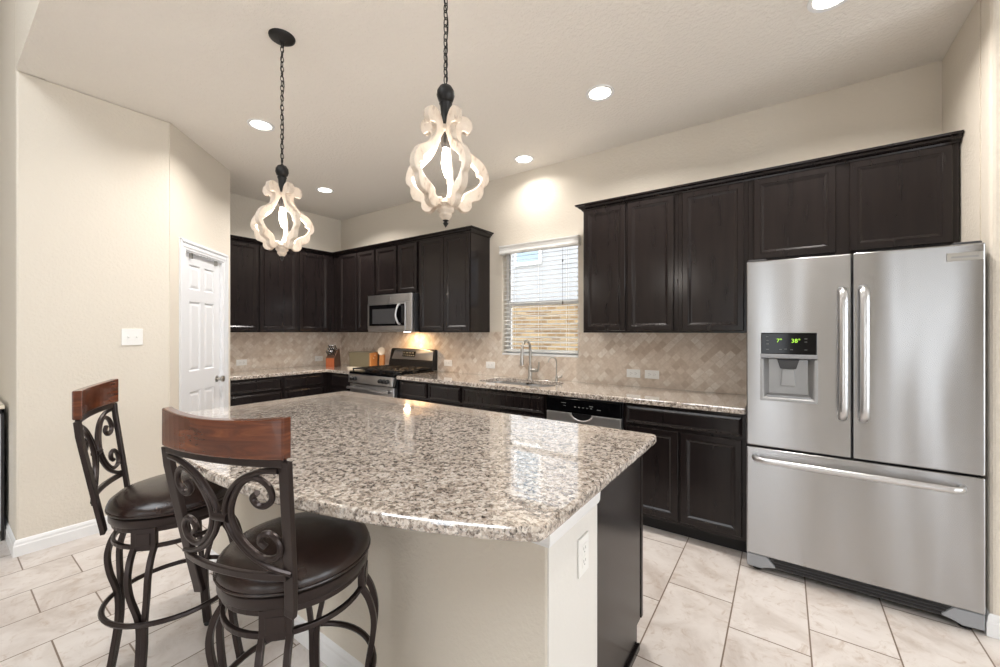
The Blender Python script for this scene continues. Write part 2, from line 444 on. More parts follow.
k.lathe([(0,0),(.030,0),(.030,.006),(.013,.010),(.011,.032),(.022,.038),(.029,.050),(.027,.062),(.015,.068),(0,.069)], 20, Mx)
k.build('door_knob', M['nickel'], dl, smooth=True)
for s in (.30, .70):
    MB().box(s-.008, s+.008, .0, .024, 1.985, 2.03).build('over_door_hook', M['nickel'], dl, bevel=.002)

# ------------------------------------------------------------------ window and blind
wn = struct(thing('window_1', 'w', 'w', (0, 0, 0))); del wn['label']; del wn['category']
f = MB(); fy0, fy1 = YW+.075, YW+.13
f.box(WX0, WX0+.04, fy0, fy1, WZ0, WZ1); f.box(WX1-.04, WX1, fy0, fy1, WZ0, WZ1); f.box(WX0, WX1, fy0, fy1, WZ0, WZ0+.045); f.box(WX0, WX1, fy0, fy1, WZ1-.04, WZ1)
zm = 1.66
f.box(WX0, WX1, fy0+.01, fy1-.005, zm-.022, zm+.022)
f.build('window_frame', M['trim'], wn, bevel=.003)
MB().box(WX0+.03, WX1-.03, YW+.098, YW+.102, WZ0+.03, WZ1-.03).build('pane', M['glass'], wn)
MB().box(WX0+.001, WX1-.001, YW-.006, YW+.076, WZ0, WZ0+.018).build('window_sill', M['trim'], wn, bevel=.003)
bl = thing('window_blind', 'white horizontal slat blind hung in the window above the sink', 'blind', (-1.97, YW, 1.15))
f = MB(); prof = [(-.008, 1.015), (-.052, 1.015), (-.058, 1.03), (-.052, 1.05), (-.052, 1.075), (-.062, 1.09), (-.062, 1.10), (-.008, 1.10)]
f.prism([(a, b) for a, b in prof], -.425, .45, Matrix.Rotation(R(90), 4, 'Z') @ Matrix.Rotation(R(90), 4, 'X'))
f.build('valance', M['blind'], bl)
f = MB(); zz = .035
while zz < 1.02:
    a = R(12); dx = .024*math.cos(a); dz = .024*math.sin(a)
    loop = []
    for sx_ in (-.41, .41):
        loop.append([Vector((sx_, .036-dx, zz-dz)), Vector((sx_, .036, zz+.003)), Vector((sx_, .036+dx, zz+dz)), Vector((sx_, .036+dx, zz+dz+.0025)), Vector((sx_, .036, zz+.0055)), Vector((sx_, .036-dx, zz-dz+.0025))])
    f.rings(loop); zz += .0435
f.build('slats', M['blind'], bl)
MB().box(-.41, .41, .014, .058, .019, .030).build('bottom_rail', M['blind'], bl, bevel=.003)
f = MB()
for x in (-.30, 0, .30):
    for y in (.0105, .0605): f.box(x-.0012, x+.0012, y-.0008, y+.0008, .03, 1.02)
f.build('ladder_cord', M['blind'], bl)
f = MB(); f.box(.262, .265, .004, .006, .50, 1.02); f.lathe([(0,0),(.007,.004),(.005,.03),(0,.034)], 8, Matrix.Translation((.2635,.005,.48))); f.lathe([(0,0),(.007,.004),(.007,.02),(0,.03)], 8, Matrix.Translation((.2635,.005,.88)))
f.build('pull_cord', M['cord'], bl)
f = MB(); f.tube([(-.335, .004, .54), (-.335, .004, 1.02)], .0025, 6); f.build('tilt_cord', M['cord'], bl)

# neighbour's house across the yard
nh = thing('house', 'brick neighbouring house with pale gable seen through the blind', 'house', (-4.0, 7.2, 0))
MB().box(-3.0, 6.0, 0, .3, -.4, 1.98).build('brick_wall', M['brick'], nh)
MB().box(-3.0, 6.0, .02, .3, 1.98, 4.6).build('gable_wall', M['siding'], nh)
for x in (-.35, 1.35):
    fr_ = MB().box(x-.32, x+.32, -.03, .02, 2.75, 3.95).build('house_window', M['trim'], nh)
    MB().box(x-.26, x+.26, -.04, -.03, 2.82, 3.88).build('house_pane', M['paneblue'], fr_)
MB().prism([(-3.3, 1.94), (6.2, 1.94), (6.2, 2.05), (-3.3, 2.05)], -.35, .0, Matrix.Rotation(R(90), 4, 'X') @ Matrix.Translation((0, 0, 0))).build('eave', M['siding'], nh)
struct(MB().box(-10, 4, YW+.3, 11, -.5, -.4).build('ground', M['grass']))

# ------------------------------------------------------------------ cabinets
def rect3(x0, x1, z0, z1, i, y): return [Vector((x0+i, y, z0+i)), Vector((x1-i, y, z0+i)), Vector((x1-i, y, z1-i)), Vector((x0+i, y, z1-i))]
def door_mesh(x0, x1, z0, z1, t=.02):
    L = [(0, 0), (0, -t+.004), (.004, -t), (.036, -t), (.039, -t+.003), (.045, -t+.0035), (.056, -t+.010), (.062, -t+.0105)]
    return MB().rings([rect3(x0, x1, z0, z1, i, y) for i, y in L])
def drawer_mesh(x0, x1, z0, z1, t=.02):
    L = [(0, 0), (0, -t+.009), (.005, -t+.006), (.016, -t+.001), (.020, -t), (.024, -t+.0025)]
    return MB().rings([rect3(x0, x1, z0, z1, i, y) for i, y in L])
def wall_cabinet(label, loc, rz, w_, d_, z0, z1, doors, dz=None, group=None):
    t = thing('wall_cabinet', label, 'cabinet', (loc[0], loc[1], z0), rz, group)
    h = z1 - z0
    MB().box(.0005, w_-.0005, 0, d_, 0, h).build('cabinet_box', M['cab'], t, bevel=.0015)
    for (a, b) in doors:
        door_mesh(a, b, .014, h-.038).build('cabinet_door', M['cab'], t)
    return t
def base_cabinet(label, loc, rz, w_, d_, drawers, doors, hollow=False):
    t = thing('base_cabinet', label, 'cabinet', loc, rz)
    f = MB()
    if hollow:
        for a in ((.0005, .02, 0, d_, .10, .876), (w_-.02, w_-.0005, 0, d_, .10, .876), (.02, w_-.02, 0, .02, .10, .876), (.02, w_-.02, d_-.015, d_, .10, .876), (.02, w_-.02, .02, d_-.015, .10, .12)): f.box(*a)
    else: f.box(.0005, w_-.0005, 0, d_, .10, .876)
    f.build('cabinet_box', M['cab'], t, bevel=.0015 if not hollow else 0)
    MB().box(.0005, w_-.0005, .075, d_, 0, .10).build('toe_kick', M['kick'], t)
    for (a, b, c_, e) in drawers: drawer_mesh(a, b, c_, e).build('drawer_front', M['cab'], t)
    for (a, b, c_, e) in doors: door_mesh(a, b, c_, e).build('cabinet_door', M['cab'], t)
    return t
ZU0, ZU1 = 1.366, 2.402
YU = 3.13; DU = YW - YU - .001
def U(x0, x1, doors, label, z0=ZU0): return wall_cabinet(label, (x0, YU), 0, x1-x0, DU, z0, ZU1, [(a-x0, b-x0) for a, b in doors])
U(-4.905, -4.026, [(-4.747, -4.395), (-4.375, -4.042)], 'two-door dark upper cabinet between the room corner and the microwave')
U(-4.026, -3.29, [(-4.013, -3.646), (-3.62, -3.309)], 'short two-door dark cabinet directly above the microwave', 1.80)
U(-3.29, -2.555, [(-3.262, -2.909), (-2.903, -2.563)], 'two-door dark upper cabinet between microwave and window')
U(-1.357, -.625, [(-1.339, -1.005), (-.989, -.653)], 'two-door dark upper cabinet just right of the window')
U(-.625, -.193, [(-.596, -.216)], 'single-door dark upper cabinet beside the refrigerator top')
U(-.193, .757, [(-.162, .254), (.314, .728)], 'wide short dark cabinet above the stainless refrigerator', 1.83)
XU = -4.91; DB = XU - XB - .001
def UB(y0, y1, doors, label): return wall_cabinet(label, (XU, y0), R(90), y1-y0, DB, ZU0, ZU1, [(a-y0, b-y0) for a, b in doors])
UB(BY+.003, 2.647, [(1.775, 2.185), (2.196, 2.631)], 'two-door dark upper cabinet beside the pantry, behind the farther pendant')
UB(2.647, 3.445, [(2.662, 3.051)], 'single-door dark upper cabinet in the corner left of the range')
# crown
cp = [(.0006, 2.368), (.010, 2.368), (.012, 2.378), (.028, 2.388), (.034, 2.398), (.052, 2.404), (.054, 2.415), (.0006, 2.415)]
f = MB(); sweep(f, [(XU, BY+.003), (XU, YU), (-2.555, YU), (-2.555, YW-.002)], cp)
tag(f.build('crown_molding', M['cab']), 'dark crown molding along the corner run of upper cabinets', 'molding')
f = MB(); sweep(f, [(-1.357, YW-.002), (-1.357, YU), (XA-.004, YU)], cp)
tag(f.build('crown_molding', M['cab']), 'dark crown molding over the upper cabinets by the refrigerator', 'molding')

YB = 2.86; DBs = YW - YB - .001
def B(x0, x1, dr, do, label, hollow=False): return base_cabinet(label, (x0, YB, 0), 0, x1-x0, DBs, [(a-x0, b-x0, c_, e) for a, b, c_, e in dr], [(a-x0, b-x0, c_, e) for a, b, c_, e in do], hollow)
B(-3.30, -2.43, [(-3.290, -2.888, .715, .855), (-2.847, -2.447, .715, .855)], [(-3.290, -2.888, .125, .690), (-2.847, -2.447, .125, .690)], 'dark base cabinet with two drawers right of the range')
B(-2.43, -1.550, [(-2.411, -1.570, .715, .855)], [(-2.411, -2.0, .125, .690), (-1.985, -1.570, .125, .690)], 'dark sink base cabinet with one wide false drawer front', True)
B(-.935, -.185, [(-.912, -.207, .735, .855)], [(-.912, -.569, .125, .715), (-.557, -.207, .125, .715)], 'dark base cabinet with drawer over two doors beside the refrigerator')
B(-4.60, -4.075, [(-4.50, -4.09, .715, .855)], [(-4.50, -4.09, .125, .690)], 'narrow dark base cabinet in the corner left of the range')
XBs = -4.60; 
def BB(y0, y1, dr, label): return base_cabinet(label, (XBs, y0, 0), R(90), y1-y0, XBs-XB-.001, [(a-y0, b-y0, c_, e) for a, b, c_, e in dr], [])
BB(BY+.003, 2.301, [(BY+.02, 2.286, .735, .855), (BY+.02, 2.286, .44, .71), (BY+.02, 2.286, .125, .415)], 'dark three-drawer base cabinet next to the pantry door')
BB(2.301, 2.855, [(2.319, 2.789, .735, .855), (2.319, 2.789, .44, .71), (2.319, 2.789, .125, .415)], 'dark three-drawer base cabinet nearer the knife block')
# corner box behind the two runs, carried by the narrow corner cabinet
tag(MB().box(-5.229, -4.602, 2.857, 3.448, 0, .876).build('corner_cabinet', M['cab']), 'blind dark corner cabinet under the counter by the knife block', 'cabinet')

# ------------------------------------------------------------------ backsplash and countertops
ZT = .914
f = MB(); q = .008
f.box(XB, -2.40, YW-q, YW, ZT, ZU0); f.box(-2.40, -1.54, YW-q, YW, ZT, WZ0-.002); f.box(-1.54, -.175, YW-q, YW, ZT, ZU0)
f.box(-2.555, -2.40, YW-q, YW, ZU0-.002, 1.372)
f.box(XB, XB+q, BY, YW-q, ZT, ZU0)
struct(f.build('backsplash', M['tile']))
CF = 2.815
f = MB(); f.prism([(XB+.001, BY+.002), (-4.575, BY+.002), (-4.575, CF), (-4.078, CF), (-4.078, YW-.009), (XB+.009, YW-.009)], .877, ZT)
tag(f.build('countertop', M['granite'], bevel=.008, seg=3), 'speckled granite countertop in the corner under the knife block', 'countertop')
SX0, SX1, SY0, SY1 = -2.36, -1.60, 2.94, 3.33
# one slab with a rounded cut-out for the sink
def rrect(x0, x1, y0, y1, r, k=6):
    P = []
    for cx, cy, a0 in ((x1-r, y0+r, -90), (x1-r, y1-r, 0), (x0+r, y1-r, 90), (x0+r, y0+r, 180)):
        for j in range(k+1): a = R(a0 + 90*j/k); P.append((cx + r*math.cos(a), cy + r*math.sin(a)))
    return P
def slab_hole(outer, inner, z0, z1):
    f = MB(); bm = f.bm
    def ring(P, z): return [bm.verts.new((p[0], p[1], z)) for p in P]
    for z in (z0, z1):
        a, b = ring(outer, z), ring(inner, z)
        es = [bm.edges.new((a[i], a[(i+1) % len(a)])) for i in range(len(a))] + [bm.edges.new((b[i], b[(i+1) % len(b)])) for i in range(len(b))]
        bmesh.ops.triangle_fill(bm, edges=es, use_beauty=True)
        if z == z0: a0, b0 = a, b
    for A, Bq in ((a0, a), (b0, b)):
        for i in range(len(A)): bm.faces.new((A[i], A[(i+1) % len(A)], Bq[(i+1) % len(A)], Bq[i]))
    return f
f = slab_hole([(-3.298, CF), (-.186, CF), (-.186, YW-.009), (-3.298, YW-.009)], rrect(SX0, SX1, SY0, SY1, .10), .877, ZT)
tag(f.build('countertop', M['granite'], bevel=.006, seg=2), 'long speckled granite countertop with the sink cut into it', 'countertop')

# sink
sk = thing('sink', 'double bowl stainless sink set into the granite under the window', 'sink', (-1.98, 3.135, .70))
def bowl(x0, x1, y0, y1):
    f = MB(); L = []
    for i, z in ((0, .176), (.004, .05), (.03, .012), (.07, .004)): L.append([Vector((p[0], p[1], z)) for p in rrect(x0+i, x1-i, y0+i, y1-i, max(.09-i, .02))])
    for i, z in ((.07, 0), (.03, .006), (-.004, .05), (-.006, .176)): pass
    f.rings(L, False, True)
    return f
bowl(-.385, -.01, -.20, .20).build('bowl', M['steellight'], sk, smooth=True)
bowl(.01, .385, -.20, .20).build('bowl', M['steellight'], sk, smooth=True)
f = MB()
f.box(-.012, .012, -.19, .19, .10, .165); f.build('divider', M['steel'], sk, bevel=.005)
for x in (-.197, .197): MB().lathe([(0,.006),(.035,.006),(.042,.010),(.045,.005)], 20, Matrix.Translation((x, 0, 0))).build('drain', M['chrome'], sk, smooth=True)

# faucets
fc = thing('faucet', 'tall brushed gooseneck pull-down kitchen faucet behind the sink', 'faucet', (-2.02, 3.385, ZT))
MB().lathe([(0,0),(.030,0),(.030,.006),(.024,.012),(.022,.02),(.020,.11),(.017,.13),(.0135,.14),(0,.14)], 24).build('faucet_body', M['nickel'], fc, smooth=True)
P = [(0, 0, .13)] + [(0, 0, .26)] + [(0, -.075 + .075*math.cos(a), .285 + .085*math.sin(a)) for a in [PI*j/12 for j in range(13)]] + [(0, -.152, .25)]
MB().tube(P, .0125, 12, up=(1,0,0)).build('spout', M['nickel'], fc, smooth=True)
MB().lathe([(0,.14),(.020,.14),(.021,.16),(.016,.22),(.0135,.26),(0,.26)], 16, Matrix.Translation((0, -.153, .0))).build('spray_head', M['nickel'], fc, smooth=True)
f = MB(); f.tube([(0, 0, .085), (.06, 0, .085)], .019, 14); f.tube([(.06, 0, .085), (.085, 0, .085), (.094, 0, .11), (.098, 0, .17)], [.014, .012, .009, .006], 10)
f.build('handle', M['nickel'], fc, smooth=True)
ff = thing('faucet', 'slim gooseneck water filter tap right of the main faucet', 'faucet', (-1.735, 3.385, ZT))
MB().lathe([(0,0),(.018,0),(.018,.005),(.011,.010),(.010,.05),(.005,.06),(0,.06)], 16).build('faucet_body', M['nickel'], ff, smooth=True)
P = [(0, 0, .05), (0, 0, .17)] + [(-.035*(1-math.cos(a))*.9, -.035*(1-math.cos(a))*.6, .17 + .05*math.sin(a)) for a in [PI*j/10 for j in range(1, 11)]]
MB().tube(P, .0055, 8).build('spout', M['nickel'], ff, smooth=True)
f = MB(); f.tube([(0,0,.035),(.045,0,.035)], .009, 10); f.tube([(.045,0,.035),(.052,0,.035),(.056,0,.06)], .005, 8); f.build('handle', M['nickel'], ff, smooth=True)

# ------------------------------------------------------------------ outlets and switches
def plate(name, label, loc, rz, w_, h_, kind, cat, group=None):
    t = thing(name, label, cat, loc, rz, group)
    MB().box(-w_/2, w_/2, -.006, 0, -h_/2, h_/2).build('cover_plate', M['plate'], t, bevel=.002)
    if kind == 'outlet_h':
        for x in (-.0195, .0195):
            o = MB().box(x-.016, x+.016, -.008, -.006, -.017, .017).build('receptacle', M['plate'], t, bevel=.003)
            f = MB(); f.box(x-.007, x+.002, -.0084, -.008, .006, .008); f.box(x-.007, x+.002, -.0084, -.008, -.008, -.006); f.lathe([(0,0),(.0025,0),(.0025,.0004),(0,.0004)], 8, Matrix.Translation((x+.009, -.008, 0)) @ Matrix.Rotation(R(90), 4, 'X')); f.build('slot', M['slot'], o)
    elif kind == 'outlet_v':
        for z in (-.0195, .0195):
            o = MB().box(-.017, .017, -.008, -.006, z-.016, z+.016).build('receptacle', M['plate'], t, bevel=.003)
            f = MB(); f.box(-.008, -.006, -.0084, -.008, z-.002, z+.007); f.box(.006, .008, -.0084, -.008, z-.002, z+.007); f.lathe([(0,0),(.0025,0),(.0025,.0004),(0,.0004)], 8, Matrix.Translation((0, -.008, z-.009)) @ Matrix.Rotation(R(90), 4, 'X')); f.build('slot', M['slot'], o)
    else:
        for x in (-.023, .023):
            MB().box(x-.0055, x+.0055, -.0072, -.006, -.0125, .0125).build('toggle_slot', M['plate'], t)
            f = MB(); f.prism([(-.0175, -.001), (-.0175, .005), (-.006, .008), (-.006, -.006)], x-.0035, x+.0035, Matrix.Rotation(R(90), 4, 'Z') @ Matrix.Rotation(R(90), 4, 'X')); f.build('toggle', M['plate'], t)
    return t
yo = YW - .0085
plate('wall_outlet', 'white outlet on the tile between the range and the window, nearer the range', (-3.145, yo, 1.015), 0, .115, .07, 'outlet_h', 'outlet')
plate('wall_outlet', 'white outlet on the tile just left of the sink faucet', (-2.54, yo, 1.02), 0, .115, .07, 'outlet_h', 'outlet')
plate('wall_outlet', 'left of the paired white outlets above the dishwasher counter', (-1.04, yo, 1.021), 0, .115, .07, 'outlet_h', 'outlet')
plate('wall_outlet', 'right of the paired white outlets, nearer the refrigerator', (-.889, yo, 1.021), 0, .115, .07, 'outlet_h', 'outlet')
plate('wall_outlet', 'white outlet on the tile beside the pantry door', (XB+.0085, 2.14, 1.01), R(90), .115, .07, 'outlet_h', 'outlet')
plate('wall_outlet', 'white outlet on the tile just left of the knife block', (XB+.0085, 3.105, 1.005), R(90), .115, .07, 'outlet_h', 'outlet')
plate('light_switch', 'white two-toggle light switch plate on the bare left wall', (XL+.0005, .857, 1.336), R(90), .117, .117, 'switch', 'switch')

# ------------------------------------------------------------------ island
XI1 = -.52; XI0 = -2.74; YI0 = .965; YIm = 1.315; YI1 = 1.845
isl = thing('kitchen_island', 'kitchen island with beige wall front and dark cabinet end', 'island', (-1.63, 1.4, 0))
def ib(name, m_, x0, x1, y0, y1, z0, z1, bev=0): return MB().box(x0+1.63, x1+1.63, y0-1.4, y1-1.4, z0, z1).build(name, m_, isl, bevel=bev)
ib('island_wall', M['wall'], XI0, XI1-.004, YI0, YIm, 0, .876, .006)
ib('end_panel', M['endpaint'], XI1-.004, XI1, YI0+.004, YIm, 0, .876)['label'] = 'white painted end of the island wall'
f = MB(); pts = [(x+1.63, y-1.4) for x, y in ((XI1+.0, YIm), (XI1, YI1), (XI0, YI1), (XI0, YIm))]
f.box(XI0+1.63, XI1+1.63, YIm-1.4+.001, YI1-1.4-.075, 0, .105); f.box(XI0+1.63, XI1+1.63, YIm-1.4+.001, YI1-1.4, .105, .876)
f.build('island_cabinet', M['cab'], isl)
MB().box(XI1+1.63, XI1+1.63+.012, YIm-1.4+.002, YI1-1.4-.07, 0, .03).build('shoe_molding', M['cab'], isl, bevel=.004)
MB().box(XI1+1.63-.02, XI1+1.63+.004, YI1-1.4-.02, YI1-1.4+.004, .105, .872).build('corner_stile', M['cab'], isl, bevel=.002)
f = MB(); tp = [(0, .795), (.006, .795), (.010, .805), (.012, .835), (.026, .850), (.028, .862), (.032, .876), (0, .876)]
sweep(f, [(XI0+1.63, YIm-1.4), (XI0+1.63, YI0-1.4), (XI1+1.63, YI0-1.4), (XI1+1.63, YIm-1.4)], tp)
f.build('trim_molding', M['trim'], isl)
f = MB(); sweep(f, [(XI0+1.63, YIm-1.4), (XI0+1.63, YI0-1.4), (XI1+1.63, YI0-1.4), (XI1+1.63, YIm-1.4)], [(0, 0), (.014, 0), (.014, .06), (.010, .07), (.010, .082), (.005, .095), (0, .10)])
f.build('island_baseboard', M['trim'], isl)
xl, xr = -2.80, -.462; yb = 1.89; ye = .825; ym = .537
cx = (xl+xr)/2; hc = (xr-xl)/2; sg = ye-ym; RR = (hc*hc+sg*sg)/(2*sg)
P = []
def fillet(c_, r, a0, a1, k=5): return [(c_[0]+r*math.cos(R(a0+(a1-a0)*j/k)), c_[1]+r*math.sin(R(a0+(a1-a0)*j/k))) for j in range(k+1)]
P += fillet((xr-.03, yb-.03), .03, 0, 90); P += fillet((xl+.03, yb-.03), .03, 90, 180)
N = 40; amax = math.asin(hc/RR)
for j in range(N+1):
    a = -amax + 2*amax*j/N
    x = cx + RR*math.sin(a); y = ym + RR*(1-math.cos(a))
    if j == 0: P += [(xl, ye+.03), (xl+.006, ye+.006)]
    elif j == N: P += [(xr-.006, ye+.006), (xr, ye+.03)]
    else: P.append((x, y))
f = MB(); f.prism(P, .877, ZT)
tag(f.build('island_countertop', M['granite'], bevel=.010, seg=3), 'large bow-fronted speckled granite slab on top of the island', 'countertop')
t = plate('wall_outlet', 'white upright outlet on the white end wall of the island', (XI1+.0005, 1.19, .674), R(90), .075, .118, 'outlet_v', 'outlet')

# ------------------------------------------------------------------ refrigerator
fg = thing('refrigerator', 'stainless french door refrigerator with ice dispenser beside the dark cabinets', 'refrigerator', (.283, 3.09, 0))
ox, oy = .283, 3.09
FX0, FX1, FY = -.178, .743, 2.74
def fbox(name, m_, x0, x1, y0, y1, z0, z1, bev=0, par=None): return MB().box(x0-ox, x1-ox, y0-oy, y1-oy, z0, z1).build(name, m_, par or fg, bevel=bev, seg=3)
fbox('case', M['applgrey'], FX0+.006, FX1-.006, FY+.075, 3.425, .045, 1.765, .004)
XM = .287
ld = None
hx0, hx1, hz0, hz1 = -.107, .145, .990, 1.368
# left door with a cut-out
f = MB(); bm = f.bm; xs = [FX0, hx0, hx1, XM-.003]; zs = [.722, hz0, hz1, 1.777]
V = {}
def vv(i, y, j):
    k = (i, y, j)
    if k not in V: V[k] = bm.verts.new((xs[i]-ox, y-oy, zs[j]))
    return V[k]
for i in range(3):
    for j in range(3):
        if (i, j) != (1, 1): bm.faces.new((vv(i,FY,j), vv(i+1,FY,j), vv(i+1,FY,j+1), vv(i,FY,j+1)))
        bm.faces.new((vv(i,FY+.07,j), vv(i+1,FY+.07,j), vv(i+1,FY+.07,j+1), vv(i,FY+.07,j+1)))
for i in range(3):
    for j in (0, 3): bm.faces.new((vv(i,FY,j), vv(i+1,FY,j), vv(i+1,FY+.07,j), vv(i,FY+.07,j)))
for j in range(3):
    for i in (0, 3): bm.faces.new((vv(i,FY,j), vv(i,FY,j+1), vv(i,FY+.07,j+1), vv(i,FY+.07,j)))
ld = f.build('door', M['steel'], fg, bevel=.007, seg=3)
rd = fbox('door', M['steel'], XM+.003, FX1, FY, FY+.07, .722, 1.777, .007)
dr = fbox('freezer_drawer', M['steel'], FX0, FX1, FY, FY+.07, .097, .712, .007)
def bar_handle(x, z0, z1, par, vertical=True):
    s = spline([(0, 0, 0), (0, -.03, .008), (0, -.052, .035), (0, -.058, .09), (0, -.060, (z1-z0)/2), (0, -.058, z1-z0-.09), (0, -.052, z1-z0-.035), (0, -.03, z1-z0-.008), (0, 0, z1-z0)], 6)
    f = MB(); sec = [(math.cos(2*PI*k/14), .75*math.sin(2*PI*k/14)) for k in range(14)]
    if vertical: pts = [(x-ox, FY-oy+p[1], z0+p[2]) for p in s]; f.tube(pts, .019, sec=sec, up=(1, 0, 0))
    else: pts = [(z0-ox+p[2], FY-oy+p[1], x) for p in s]; f.tube(pts, .016, sec=sec, up=(0, 0, 1))
    return f.build('handle', M['handle'], par, smooth=True)
bar_handle(.247, .925, 1.595, ld); bar_handle(.328, .925, 1.598, rd); bar_handle(.655, -.140, .672, dr, False)
# dispenser
dp = MB()
cxs = (hx0-ox, hx1-ox); zc = 1.225
L = [[Vector((cxs[0], FY-oy-.003, hz0)), Vector((cxs[1], FY-oy-.003, hz0)), Vector((cxs[1], FY-oy-.003, zc)), Vector((cxs[0], FY-oy-.003, zc))]]
def rr_(i, y): return [Vector((cxs[0]+i, y, hz0+i)), Vector((cxs[1]-i, y, hz0+i)), Vector((cxs[1]-i, y, zc-.004)), Vector((cxs[0]+i, y, zc-.004))]
dp.rings([rr_(-.004, FY-oy+.001), rr_(-.004, FY-oy-.004), rr_(.010, FY-oy-.004), rr_(.016, FY-oy+.004), rr_(.035, FY-oy+.052)], False, True)
dpo = dp.build('dispenser', M['cavity'], fg, bevel=.002)
MB().box(cxs[0]-.003, cxs[1]+.003, FY-oy-.005, FY-oy+.02, zc, 1.249).build('dispenser_shelf', M['fridgegrey'], dpo, bevel=.004)
MB().box(cxs[0], cxs[1], FY-oy-.004, FY-oy+.02, 1.249, hz1-.001).build('control_panel', M['blackgloss'], dpo, bevel=.004)
xc = (cxs[0]+cxs[1])/2
f = MB(); f.prism([(xc-.05, 1.22), (xc+.05, 1.22), (xc+.036, 1.168), (xc-.036, 1.168)], -(FY-oy+.045), -(FY-oy+.008), Matrix.Rotation(R(90), 4, 'X')); f.build('spout', M['applgrey'], dpo, bevel=.003)
f = MB(); f.prism([(xc-.028, 1.166), (xc+.028, 1.166), (xc+.034, 1.07), (xc-.034, 1.07)], -(FY-oy+.05), -(FY-oy+.035), Matrix.Rotation(R(90), 4, 'X')); f.build('paddle', M['cavity'], dpo, bevel=.003)
MB().box(cxs[0]+.025, cxs[1]-.025, FY-oy+.006, FY-oy+.045, hz0+.016, hz0+.026).build('drip_tray', M['fridgegrey'], dpo, bevel=.002)
def text(body, loc, rz, size, mname, parent, name, tilt=90):
    cu = bpy.data.curves.new(name, 'FONT'); cu.body = body; cu.size = size; cu.extrude = .0004; cu.align_x = 'CENTER'; cu.align_y = 'CENTER'
    o = bpy.data.objects.new(name, cu); C.objects.link(o)
    dg = bpy.context.evaluated_depsgraph_get(); me = bpy.data.meshes.new_from_object(o.evaluated_get(dg)); bpy.data.objects.remove(o)
    o = bpy.data.objects.new(name, me); C.objects.link(o); me.materials.clear(); me.materials.append(M[mname])
    o.location = loc; o.rotation_euler = (R(tilt), 0, rz); o.parent = parent; return o
text('7\u00b0', (xc-.040, FY-oy-.0045, 1.323), 0, .030, 'green', dpo, 'display_digits')
text('38\u00b0', (xc+.034, FY-oy-.0045, 1.323), 0, .030, 'green', dpo, 'display_digits')
f = MB()
for dx, dz in ((-.095, 1.345), (-.095, 1.325), (-.095, 1.305), (-.095, 1.275), (-.035, 1.275), (-.012, 1.278), (.015, 1.275), (.078, 1.335), (.078, 1.318), (.078, 1.275)):
    f.box(xc+dx-.006, xc+dx+.006, FY-oy-.0046, FY-oy-.004, dz-.0015, dz+.0015)
f.build('panel_legend', M['dim'], dpo)
# badge
bd = MB().box(.62-ox, .735-ox, FY-oy-.003, FY-oy, 1.700, 1.738).build('badge', M['nickel'], rd, bevel=.0015)
MB().box(.634-ox, .720-ox, FY-oy-.0045, FY-oy-.003, 1.713, 1.722).build('badge_bar', M['cavity'], bd)
# grille and feet
f = MB(); f.box(FX0+.11-ox, FX1-.10-ox, FY-oy+.015, FY-oy+.07, .035, .095)
gr = f.build('kick_grille', M['applgrey'], fg, bevel=.006)
f = MB()
for i in range(3): f.box(FX0+.13-ox, FX1-.12-ox, FY-oy+.010, FY-oy+.016, .046+i*.016, .054+i*.016)
f.build('grille_slats', M['black'], gr)
for x0, x1 in ((FX0+.002, FX0+.11), (FX1-.11, FX1-.002)):
    f = MB(); s = 1 if x0 < .2 else -1
    a = x0 if s > 0 else x1; P = [(a, .025), (a+s*.07, .022), (a+s*.095, .034), (a+s*.135, .044), (a+s*.135, .052), (a+s*.095, .094), (a, .094)]
    f.prism([(p[0]-ox, p[1]) for p in P], -(FY-oy+.10), -(FY-oy+.003), Matrix.Rotation(R(90), 4, 'X')); ft = f.build('foot_cover', M['fridgegrey'], fg, bevel=.004)
    MB().lathe([(0, 0), (.022, 0), (.022, .012), (.012, .014), (.012, .03), (0, .03)], 14, Matrix.Translation((a+s*.05-ox, FY-oy+.05, 0))).build('foot', M['black'], ft)
for x in (FX0+.05, FX1-.05): fbox('hinge_cover', M['applgrey'], x-.045, x+.045, FY+.02, FY+.16, 1.766, 1.79, .006)

# ------------------------------------------------------------------ microwave
mw = thing('microwave', 'stainless over-the-range microwave mounted under the short cabinet', 'microwave', (-3.685, 3.24, 1.372))
def mb_(name, m_, x0, x1, y0, y1, z0, z1, bev=0, par=None): return MB().box(x0, x1, y0, y1, z0, z1).build(name, m_, par or mw, bevel=bev)
mb_('case', M['applgrey'], -.38, .38, -.16, .20, 0, .425, .003)
mb_('vent_strip', M['steellight'], -.38, .38, -.20, -.16, .335, .425, .004)
dm = mb_('door', M['steellight'], -.38, .275, -.205, -.16, .02, .333, .004)
mb_('control_strip', M['steellight'], .277, .38, -.20, -.16, .02, .333, .004)
mb_('bottom_strip', M['steellight'], -.38, .38, -.20, -.16, 0, .018, .003)
mb_('door_glass', M['blackgloss'], -.345, .268, -.208, -.204, .068, .310, .003, dm)
wn_ = mb_('window_mesh', M['applgrey'], -.285, .12, -.2092, -.2078, .092, .262, .002, dm)
f = MB(); s = spline([(.195, -.206, .085), (.188, -.235, .105), (.170, -.25, .19), (.188, -.235, .285), (.195, -.206, .305)], 8); f.tube(s, .012, 10); f.build('handle', M['handle'], dm, smooth=True)
f = MB(); f.box(.215, .262, -.2095, -.208, .10, .29); f.build('keypad', M['black'], dm)
mb_('badge', M['handle'], -.03, .03, -.2025, -.20, .375, .392, .001)
hl = MB().lathe([(0,0),(.04,0),(.04,.006),(0,.006)], 16, Matrix.Translation((.06, .02, -.006))).build('task_light', M['lens'], mw)
area('task_lamp', (.06, .02, -.012), (.06, .10, -1), .06, .06, 4.2, (1, .62, .30), 'DISK', mw)

